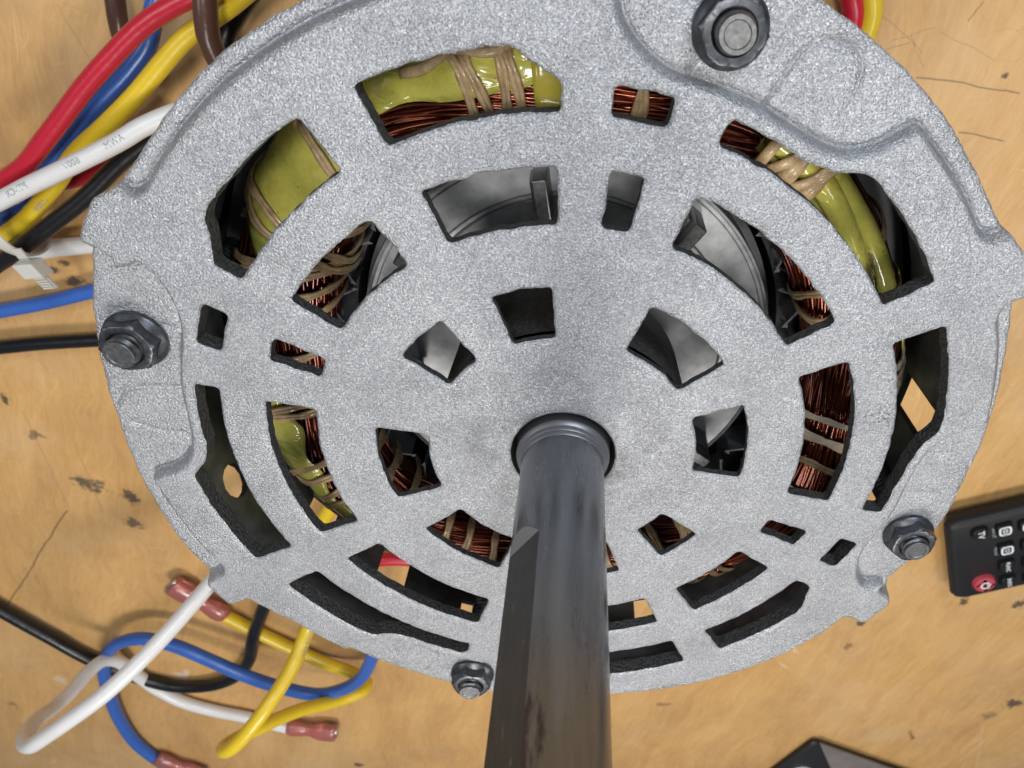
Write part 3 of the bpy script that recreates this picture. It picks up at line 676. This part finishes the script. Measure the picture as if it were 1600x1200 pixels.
for pl in shaft.data.polygons:
    c = pl.center
    if 0.313 < c.z < 0.3455 and (c.x ** 2 + c.y ** 2) ** .5 < 0.0993 and abs(((math.degrees(math.atan2(c.y, c.x)) - 160 + 180) % 360) - 180) < 31: pl.material_index = 1
    elif c.z >= 0.3455 and c.z < 0.999 and (c.x ** 2 + c.y ** 2) ** .5 < 0.0993 and abs(((math.degrees(math.atan2(c.y, c.x)) - 160 + 180) % 360) - 180) < 32: pl.material_index = 2
mb = MB(); lathe(mb, [(0.0990, 0.050), (0.1015, 0.048), (0.1030, 0.042), (0.1032, 0.036), (0.1050, 0.034), (0.1065, 0.030), (0.1062, 0.025), (0.1080, 0.022), (0.1135, 0.018), (0.1150, 0.012), (0.1150, -0.3)], 96)
mb.build('collar', M_collar, motor, auto=40)
mb = MB(); lathe(mb, [(0.129, -0.10), (0.112, -0.10)], 64); mb.build('bearing_seal', M_black, motor)

# --- four through bolts with flange nuts
nut0 = None
def nut_mesh():
    mb = MB(); seg = 72; prof = [(0.0685, 0.0), (0.0695, 0.004), (0.069, 0.009), (0.066, 0.0125), (0.060, 0.0165), (0.052, 0.024)]
    lathe(mb, prof, seg)
    # hexagon with a turned chamfer on top
    v = []; f = []; ring_r = []
    def hexr(a, ap): return ap / math.cos((a % (PI / 3)) - PI / 6)
    lev = [(0.012, None), (0.040, None), (0.044, 0.0625), (0.0475, 0.0565), (0.0485, 0.053), (0.0485, 0.041), (0.045, 0.0375), (0.02, 0.0375)]
    for z, rm in lev:
        for k in range(seg):
            a = 2 * PI * k / seg; h = hexr(a, 0.0545); r = h if rm is None else min(h, rm)
            zz = z
            if rm is None and z > .03: zz = 0.0455 - max(0, h - 0.0545) * .75
            v.append((r * math.cos(a), r * math.sin(a), zz))
    for i in range(len(lev) - 1):
        for k in range(seg): f.append((i * seg + k, i * seg + (k + 1) % seg, (i + 1) * seg + (k + 1) % seg, (i + 1) * seg + k))
    mb.add(v, f); return mb
def stud_mesh():
    mb = MB(); seg = 40; v = []; f = []; n_ = 0
    zs = np.linspace(-0.5, 0.072, 150); pitch = 0.0165
    for z in zs:
        for k in range(seg):
            a = 2 * PI * k / seg; ph = (z / pitch - a / (2 * PI)) % 1.0; r = 0.0318 + 0.0052 * (1 - abs(2 * ph - 1)) * (1 if z < .066 else .3)
            v.append((r * math.cos(a), r * math.sin(a), z))
    for i in range(len(zs) - 1):
        for k in range(seg): f.append((i * seg + k, i * seg + (k + 1) % seg, (i + 1) * seg + (k + 1) % seg, (i + 1) * seg + k))
    b = len(v); L = len(zs) - 1
    for rr, z in ((0.0325, 0.0755), (0.0315, 0.0764), (0.0315, 0.0765), (0.024, 0.0765), (0.022, 0.0745), (0, 0.0742)):
        for k in range(seg): a = 2 * PI * k / seg; v.append((rr * math.cos(a), rr * math.sin(a), z))
    for i, (s0, s1) in enumerate(((L * seg, b), (b, b + seg), (b + 2 * seg, b + 3 * seg), (b + 3 * seg, b + 4 * seg), (b + 4 * seg, b + 5 * seg))):
        for k in range(seg): f.append((s0 + k, s0 + (k + 1) % seg, s1 + (k + 1) % seg, s1 + k))
    mb.add(v, f); return mb
for i, (ang, spin, tl) in enumerate(((90, 12, 0.0), (180, 22, 0.0), (270, 5, -.006), (0, 41, -.008))):
    c = P(1.0, ang, -0.031)
    if nut0 is None:
        nut0 = nut_mesh().build('flange_nut', M_nut, None, auto=28); stud0 = stud_mesh().build('through_bolt', M_stud, None, auto=22); nu, stt = nut0, stud0
    else:
        nu = nut0.copy(); C.objects.link(nu); stt = stud0.copy(); C.objects.link(stt)
    for o, dz in ((nu, 0), (stt, tl)):
        o.parent = motor; o.location = Vector(c) + Vector((0, 0, dz - ZT)); o.rotation_euler = (0, 0, math.radians(spin))

# ------------------------------------------------------------------ lead wires
RW = 0.042
def zline(pts): return np.array([on(*q) for q in pts])
def wire(name, color, pts, label, group='lead wires of the motor', r=RW, sub=8):
    path = spline(zline(pts), sub); mb = MB(); sweep(mb, path, r, 20)
    o = mb.build(name, M_wire[color], None); tag(o, label, 'wire', group)
    return o, path
def wire_thing(color, pts, label, r=RW):
    path = spline(zline(pts), 8); root = empty(color + '_lead_wire', tuple(path[0]), label, 'wire', 'lead wires of the motor')
    mb = MB(); sweep(mb, path, r, 20); mb.build('insulation', M_wire[color], root)
    return root, path
def terminal(root, p0, p1, open_end=True):
    """insulated crimp: flared barrel, waist, spade socket"""
    p0, p1 = np.array(p0), np.array(p1); d = p1 - p0; L = np.linalg.norm(d); u = np.linspace(0, 1, 25)
    path = p0 + d * u[:, None]
    rr = np.interp(u, [0, .03, .14, .30, .40, .48, .58, .72, .95, 1.0], [.048, .058, .064, .056, .047, .047, .062, .072, .070, .062])
    mb = MB(); sweep(mb, path, rr, 20, flat=(.78, 1.12)); t = mb.build('terminal', M_term, root)
    mb = MB(); sweep(mb, path[17:] + d / L * .012, 0.045, 12, flat=(.55, 1.2)); mb.build('contact', M_tin, t)
    mb = MB(); sweep(mb, np.array([p0 + d * .13, p0 + d * .22]), .064, 20, flat=(.8, 1.1)); 
    return t
def text_on(root, path, s0, txt, size, side, r=RW, name='print'):
    """ink lettering wrapped on the insulation, starting s0 along the path"""
    cu = bpy.data.curves.new('print', 'FONT'); cu.body = txt; cu.size = size; cu.resolution_u = 2
    to = bpy.data.objects.new('tmp', cu); C.objects.link(to); dg = bpy.context.evaluated_depsgraph_get(); dg.update()
    me = bpy.data.meshes.new_from_object(to.evaluated_get(dg)); bpy.data.objects.remove(to)
    T, N, B = frames(path); s = np.r_[0, np.cumsum(np.linalg.norm(np.diff(path, axis=0), axis=1))]
    view = CP - path.mean(0)
    for v in me.vertices:
        q = s0 + v.co.x; a = (v.co.y - size * .35) / r
        c = np.array([np.interp(q, s, path[:, k]) for k in range(3)]); t = np.array([np.interp(q, s, T[:, k]) for k in range(3)]); t /= np.linalg.norm(t)
        e1 = np.array(side) - t * (np.array(side) @ t); e1 /= np.linalg.norm(e1); e2 = np.cross(e1, t) * -1
        v.co = Vector(c + (r + .0012) * (math.cos(a) * e1 + math.sin(a) * e2))
    me.materials.clear(); me.materials.append(M_ink)
    o = link(name, me, None, root); return o
w_red, _ = wire('red_lead_wire', 'red', [(-60, 345, -1.46), (0, 287, -1.44), (40, 257, -1.43), (72, 216, -1.42), (98, 182, -1.42), (131, 138, -1.42), (176, 87, -1.42), (220, 43, -1.42), (260, 15, -1.42), (305, -8, -1.42), (370, -30, -1.44)], 'thick red lead wire running above the blue one at the top left of the motor', r=0.035)
wire('blue_lead_wire', 'blue', [(262, -30, -1.62), (246, 0, -1.6), (237, 36, -1.58), (229, 70, -1.57), (202, 109, -1.56), (166, 147, -1.55), (132, 187, -1.55), (112, 215, -1.55), (78, 256, -1.55), (30, 310, -1.56), (-50, 395, -1.58)], 'blue lead wire tucked between the red and the yellow one at the top left', r=0.035)
y1, yp = wire_thing('yellow', [(440, -60, -1.46), (400, -25, -1.47), (358, 10, -1.49), (325, 34, -1.5), (291, 58, -1.5), (256, 97, -1.5), (216, 145, -1.5), (174, 188, -1.5), (116, 243, -1.52), (78, 300, -1.52), (40, 343, -1.51), (4, 370, -1.5), (-60, 412, -1.5)], 'yellow lead wire under the white one, held by the cable tie', r=0.035)
text_on(y1, yp[::-1], 0.50, '600V', 0.034, (0.2, -.3, 1), .035)
w1, wp = wire_thing('white', [(330, 158, -1.45), (270, 178, -1.41), (222, 199, -1.39), (184, 222, -1.38), (121, 254, -1.37), (84, 272, -1.37), (46, 290, -1.37), (0, 314, -1.38), (-70, 350, -1.4)], 'thick white lead wire with black printing on top of the tied bundle', r=0.035)
for s_, tx in ((0.34, 'AWM'), (0.545, '600V'), (0.80, 'PTI-CR')): text_on(w1, wp, s_, tx, 0.036, (-0.05, .25, 1), .035)
wire('black_lead_wire', 'black', [(300, 175, -1.5), (250, 206, -1.5), (190, 252, -1.49), (135, 307, -1.48), (82, 349, -1.47), (32, 388, -1.47), (0, 410, -1.48), (-60, 450, -1.5)], 'thick black lead wire at the lower edge of the tied bundle', r=0.035)
wire('red_lead_wire', 'red', [(-40, 270, -1.63), (20, 285, -1.64), (90, 285, -1.65), (140, 272, -1.65), (200, 240, -1.65), (260, 200, -1.64)], 'red lead wire almost hidden below the white one', r=0.035)
wire('white_lead_wire', 'white', [(10, 395, -1.69), (55, 392, -1.695), (90, 387, -1.70), (140, 382, -1.70), (210, 378, -1.69)], 'pale lead wire on the bench just right of the cable tie')
wire('blue_lead_wire', 'blue', [(-60, 500, -1.69), (0, 486, -1.69), (60, 475, -1.69), (140, 456, -1.69), (230, 432, -1.69)], 'blue lead wire on the bench below the cable tie, left of the end bell', r=0.035)
wire('black_lead_wire', 'black', [(-60, 548, -1.69), (0, 543, -1.69), (60, 537, -1.69), (140, 532, -1.69), (230, 528, -1.69)], 'thin black lead wire on the bench left of the left flange nut', r=0.035)
wire('brown_lead_wire', 'brown', [(176, -40, -1.66), (180, 0, -1.66), (184, 30, -1.665), (192, 62, -1.68), (210, 95, -1.69), (240, 130, -1.70)], 'brown lead wire dipping under the red one at the top left', r=0.035)
wire('brown_lead_wire', 'brown', [(318, -45, -1.37), (320, 0, -1.36), (322, 30, -1.36), (327, 62, -1.37), (345, 100, -1.40), (380, 140, -1.45)], 'brown lead wire crossing over the yellow one beside the silver rim', r=.0395)
wire('black_lead_wire', 'black', [(440, -70, -1.62), (400, -25, -1.62), (364, 28, -1.62), (350, 60, -1.62), (352, 100, -1.62), (370, 150, -1.63)], 'black lead wire glimpsed between the upper yellow one and the rim')
wire('red_lead_wire', 'red', [(1318, -60, -1.66), (1328, -10, -1.66), (1333, 20, -1.67), (1325, 60, -1.68), (1300, 110, -1.70)], 'red lead wire at the top right beside a yellow one')
wire('yellow_lead_wire', 'yellow', [(1350, -60, -1.66), (1360, -10, -1.66), (1361, 20, -1.67), (1352, 55, -1.68), (1325, 105, -1.70)], 'yellow lead wire at the top right beside a red one')
# loops below the lower left rim
t, pth = wire_thing('white', [(395, 830, -1.36), (350, 885, -1.28), (300, 945, -1.12), (230, 1022, -.92), (165, 1083, -.78), (110, 1124, -.70), (72, 1150, -.67), (50, 1164, -.68), (40, 1160, -.74), (42, 1145, -.85), (58, 1124, -1.0), (85, 1105, -1.16), (112, 1080, -1.30), (138, 1050, -1.45), (160, 1033, -1.55), (184, 1033, -1.63), (212, 1053, -1.68), (248, 1078, -1.70), (287, 1097, -1.70), (333, 1110, -1.70), (388, 1121, -1.70), (446, 1136, -1.69), (462, 1138, -1.69)], 'long white lead wire looping at the lower left, ending in a red terminal')
terminal(t, on(449, 1137, -1.68), on(525, 1146, -1.67))
text_on(t, pth, 0.12, 'PTI-CR  AWM 600V', 0.034, (.1, -.5, 1))
t, pth = wire_thing('yellow', [(500, 940, -1.32), (480, 985, -1.26), (457, 1041, -1.12), (418, 1103, -.95), (380, 1152, -.85), (360, 1170, -.83), (350, 1172, -.86), (356, 1163, -.93), (403, 1138, -1.06), (465, 1111, -1.24), (535, 1092, -1.42), (568, 1078, -1.50), (572, 1066, -1.56), (556, 1054, -1.62), (504, 1034, -1.68), (426, 999, -1.70), (349, 961, -1.69), (338, 956, -1.69)], 'yellow lead wire bent in a sharp loop below the rim, with red terminal')
terminal(t, on(352, 962, -1.68), on(268, 913, -1.67))
text_on(t, pth, 0.18, 'PTI-CR 600V', 0.034, (.3, -.5, 1))
t, pth = wire_thing('blue', [(600, 985, -1.30), (585, 1015, -1.32), (577, 1038, -1.35), (562, 1061, -1.38), (535, 1077, -1.41), (496, 1085, -1.44), (450, 1077, -1.46), (387, 1057, -1.5), (329, 1032, -1.53), (271, 1008, -1.56), (225, 998, -1.58), (190, 1003, -1.6), (169, 1020, -1.62), (163, 1049, -1.65), (171, 1083, -1.67), (187, 1124, -1.69), (214, 1162, -1.70), (250, 1190, -1.70), (262, 1197, -1.70)], 'blue lead wire curling in an S below the rim, with red terminal')
terminal(t, on(244, 1184, -1.69), on(318, 1214, -1.68))
wire('black_lead_wire', 'black', [(-80, 905, -1.69), (0, 952, -1.69), (77, 995, -1.69), (143, 1031, -1.695), (205, 1055, -1.695), (271, 1072, -1.695), (329, 1071, -1.69), (368, 1057, -1.68), (388, 1034, -1.67), (396, 995, -1.64), (412, 950, -1.60), (435, 900, -1.55)], 'black lead wire snaking along the bench under the looped blue and white ones')
wire('red_lead_wire', 'red', [(540, 885, -1.66), (600, 874, -1.67), (650, 876, -1.68), (720, 900, -1.69)], 'red lead wire seen only through a slot and side vent of the motor')
wire('yellow_lead_wire', 'yellow', [(490, 850, -1.6), (506, 812, -1.6), (530, 770, -1.6)], 'short stretch of yellow lead wire seen through a slot at the left')

# ------------------------------------------------------------------ cable tie
tie = empty('cable_tie', tuple(on(20, 385, -1.45)), 'milky nylon cable tie round the bundle of lead wires at the left edge', 'cable tie')
a_, b_ = on(-36, 325, -1.36), on(41, 406, -1.44)
d_ = b_ - a_; L_ = np.linalg.norm(d_); u_ = d_ / L_; ax_ = np.cross((0, 0, 1), u_); ax_ /= np.linalg.norm(ax_)
cc = (a_ + b_) / 2; phs = np.linspace(0, 2 * PI, 60, endpoint=False)
loop = np.array([cc + u_ * (L_ / 2) * math.cos(q) + np.array([0, 0, 1]) * (0.115 * math.sin(q) - 0.075) for q in phs])
mb = MB(); nn_ = loop - cc; sweep(mb, loop, 1.0, 8, closed=True, normals=nn_, flat=(0.007, 0.033)); mb.build('strap', M_nylon, tie)
rib_me = None
for k in range(11):
    q = on(26 + 2.6 * k, 390 + 3.0 * k, -1.345 - .003 * k)
    mb = MB(); box(mb, q, u_, ax_, (0, 0, 1), 0.0045, 0.02, 0.004); mb.build('rib', M_nylon, tie, smooth=False)
hd = on(51, 420, -1.37); mb = MB(); box(mb, hd, u_, ax_, (0, 0, 1), 0.044, 0.046, 0.035, .9); mb.build('head', M_nylon, tie, smooth=False, bevel=0.008)
tl = on(73, 441, -1.40); mb = MB(); box(mb, tl, u_, ax_, (0, 0, 1), 0.036, 0.026, 0.008); tail = mb.build('tail', M_nylon, tie, smooth=False, bevel=0.004)
for k in range(5):
    q = tl + u_ * (-.028 + .0135 * k) + np.array([0, 0, .0125]); mb = MB(); box(mb, q, u_, ax_, (0, 0, 1), 0.004, 0.024, 0.004); mb.build('rib', M_nylon, tail, smooth=False)

# ------------------------------------------------------------------ remote control
zr = -1.60
A, B_, D_ = on(1484, 823, zr), on(1600, 796, zr), on(1499, 936, zr)
ux = (B_ - A); ux[2] = 0; ux /= np.linalg.norm(ux); uy = np.array([ux[1], -ux[0], 0]); wid = abs((D_ - A) @ uy); LEN = 3.1
rc = A + ux * LEN / 2 + uy * wid / 2
remote = empty('remote_control', (rc[0], rc[1], ZT), 'black remote control with a red power key, at the right edge beside the end bell', 'remote control')
mb = MB(); n_ = 26; secs = [(-1.0, .86, .90), (-.95, .93, 1.0), (.20, 1.0, 1.045), (.55, 1.0, 1.04), (.90, .985, 1.0), (1.0, .955, .975)]; v = []; f = []
hz = (zr - ZT) / 2
base_c = np.array([rc[0], rc[1], (zr + ZT) / 2])
def rr_rect(hx, hy, r, k=6):
    pts_ = []
    for cx_, cy_, a0 in ((hx - r, hy - r, 0), (-hx + r, hy - r, 90), (-hx + r, -hy + r, 180), (hx - r, -hy + r, 270)):
        for i in range(k + 1): a = math.radians(a0 + 90 * i / k); pts_.append((cx_ + r * math.cos(a), cy_ + r * math.sin(a)))
    return pts_
def stacked(mb, levels, center, ex, ey, r, k=6):
    v = []; f = []; m_ = 4 * (k + 1)
    for z, hx, hy in levels:
        for x, y in rr_rect(hx, hy, r, k): v.append(center + ex * x + ey * y + np.array([0, 0, z]))
    for i in range(len(levels) - 1):
        for j in range(m_): f.append((i * m_ + j, i * m_ + (j + 1) % m_, (i + 1) * m_ + (j + 1) % m_, (i + 1) * m_ + j))
    f.append(tuple((len(levels) - 1) * m_ + j for j in range(m_))); f.append(tuple(range(m_))[::-1])
    return mb.add(v, f)
hx, hy = LEN / 2, wid / 2
stacked(mb, [(ZT + .004, hx * .97, hy * .86), (ZT + .03, hx * .985, hy * .96), (ZT + .07, hx * 1.0, hy * 1.02), (zr - .05, hx * 1.012, hy * 1.04), (zr - .018, hx * 1.005, hy * 1.02), (zr, hx * .99, hy * .985)], np.array([rc[0], rc[1], 0]), ux, uy, .05)
body = mb.build('body', M_plastic, remote, auto=50)
def rloc(px, py, dz=0.0): return on(px, py, zr + dz)
def key(px, py, hx_, hy_, r, h=.03, mt=None, name='key'):
    c = rloc(px, py, h); mb = MB(); c0 = np.array([c[0], c[1], 0])
    stacked(mb, [(zr - .004, hx_ * 1.08, hy_ * 1.08), (zr + h * .6, hx_, hy_), (zr + h * .9, hx_ * .93, hy_ * .93), (zr + h, hx_ * .84, hy_ * .84)], c0, ux, uy, r * .84)
    return mb.build(name, mt or M_rubber, remote, auto=22), np.array([c[0], c[1], zr + h])
def label(parent, c, txt, size, mt=M_white, rot=0.0, dz=.002):
    cu = bpy.data.curves.new('legend', 'FONT'); cu.body = txt; cu.size = size; cu.align_x = 'CENTER'; cu.align_y = 'CENTER'; cu.resolution_u = 3; cu.offset = size * .012
    to = bpy.data.objects.new('tmp', cu); C.objects.link(to); dg = bpy.context.evaluated_depsgraph_get(); dg.update(); me = bpy.data.meshes.new_from_object(to.evaluated_get(dg)); bpy.data.objects.remove(to)
    e1 = math.cos(rot) * ux + math.sin(rot) * uy; e2 = np.cross((0, 0, 1), e1)
    for v in me.vertices: v.co = Vector(c + e1 * v.co.x + e2 * v.co.y + np.array([0, 0, dz]))
    me.materials.clear(); me.materials.append(mt); return link('legend', me, None, parent)
def frame_mark(parent, c, h, th_, r=.02, e=(1, 1), fill=False):
    mb = MB(); o_ = rr_rect(h * e[0], h * e[1], r, 4); i_ = rr_rect(h * e[0] - th_, h * e[1] - th_, max(r - th_, .004), 4); m_ = len(o_)
    v = [c + ux * x + uy * y + np.array([0, 0, .002]) for x, y in o_ + i_]; f = [(j, (j + 1) % m_, m_ + (j + 1) % m_, m_ + j) for j in range(m_)]
    mb.add(v, f); return mb.build('legend', M_white, parent, smooth=False)
q90 = PI / 2
pw_, c = key(1540, 915, .067, .067, .079, .03, M_redkey, 'power_key')
vv = []; th_ = np.linspace(.35 * PI, 2.65 * PI - .7 * PI + .7 * PI, 30); ring_ = []
mb = MB(); arc_ = np.array([c + ux * .026 * math.cos(t) + uy * .026 * math.sin(t) + np.array([0, 0, .002]) for t in np.linspace(.45, 2 * PI - .45, 28)]); sweep(mb, arc_, .0052, 6, flat=(.4, 1)); sweep(mb, np.array([c + ux * .006 + np.array([0, 0, .002]), c + ux * .036 + np.array([0, 0, .002])]), .0052, 6, flat=(.4, 1)); mb.build('legend', M_white, pw_)
k_, c = key(1533, 836, .048, .044, .042); label(k_, c, 'TV', .052, rot=q90)
k_, c = key(1571, 830, .046, .046, .02); frame_mark(k_, c, .036, .011); frame_mark(k_, c, .014, .006, .006); label(k_, c + uy * .03, '>', .035, rot=q90)
k_, c = key(1574, 860, .046, .046, .02); frame_mark(k_, c, .036, .011); frame_mark(k_, c, .013, .004, .005)
k_, c = key(1575, 886, .046, .042, .02); label(k_, c, 'FUNC', .034, rot=q90)
k_, c = key(1577, 910, .046, .042, .02); label(k_, c, 'INFO', .034, rot=q90)
label(body, rloc(1553, 833, 0), 'INPUT', .030, mat('grey_legend_print', (.35, .36, .37), .5), q90); label(body, rloc(1556, 861, 0), 'MENU', .028, bpy.data.materials['grey_legend_print'], q90)
for px, py in ((1607, 823), (1610, 853), (1612, 880), (1614, 905)):
    k_, c = key(px, py, .046, .044, .02); 
    if py == 823: frame_mark(k_, c, .032, .02)

# ------------------------------------------------------------------ dark device at the bottom edge
zd = -1.69
A = on(1272, 1160, zd); B_ = on(1400, 1203, zd); Cc = on(1218, 1200, zd)
e1 = B_ - A; e1[2] = 0; e1 /= np.linalg.norm(e1); e2 = Cc - A; e2[2] = 0; e2 -= e1 * (e2 @ e1); e2 /= np.linalg.norm(e2)
dev = empty('desk_device', tuple(np.array([*(A + e1 * .9 + e2 * .9)[:2], ZT])), 'dark plastic case with worn grey top panel and white knob at the bottom edge', 'case')
cen_ = A + e1 * 1.05 + e2 * .8
mb = MB(); stacked(mb, [(ZT + .004, 1.0, .76), (ZT + .02, 1.04, .79), (zd - .02, 1.05, .80), (zd - .005, 1.04, .79), (zd, 1.03, .78)], np.array([cen_[0], cen_[1], 0]), e1, e2, .04)
mb.build('case', M_plastic, dev, auto=50)
g0, g1_, g2_ = on(1281, 1163, zd + .012), on(1420, 1212, zd + .012), on(1300, 1206, zd + .012)
u1 = (g1_ - g0) / np.linalg.norm(g1_ - g0); u2 = g2_ - g0; u2 /= np.linalg.norm(u2)
mb = MB(); q = [g0, g0 + u1 * 1.5, g0 + u1 * 1.5 + u2 * 1.3, g0 + u2 * 1.3]; dn = np.array([0, 0, .02])
mb.add(q + [x - dn for x in q], [(0, 3, 2, 1), (0, 1, 5, 4), (1, 2, 6, 5), (2, 3, 7, 6), (3, 0, 4, 7)]); mb.build('top_panel', M_grey, dev, smooth=False, bevel=.008)
kc = on(1252, 1210, zd + .01); mb = MB(); lathe(mb, [(0.10, -.03), (0.10, 0.03), (0.09, 0.045), (0.0, 0.05)], 40, kc); mb.build('knob', mat('white_knob_plastic', (.72, .74, .73), .4), dev, auto=50)
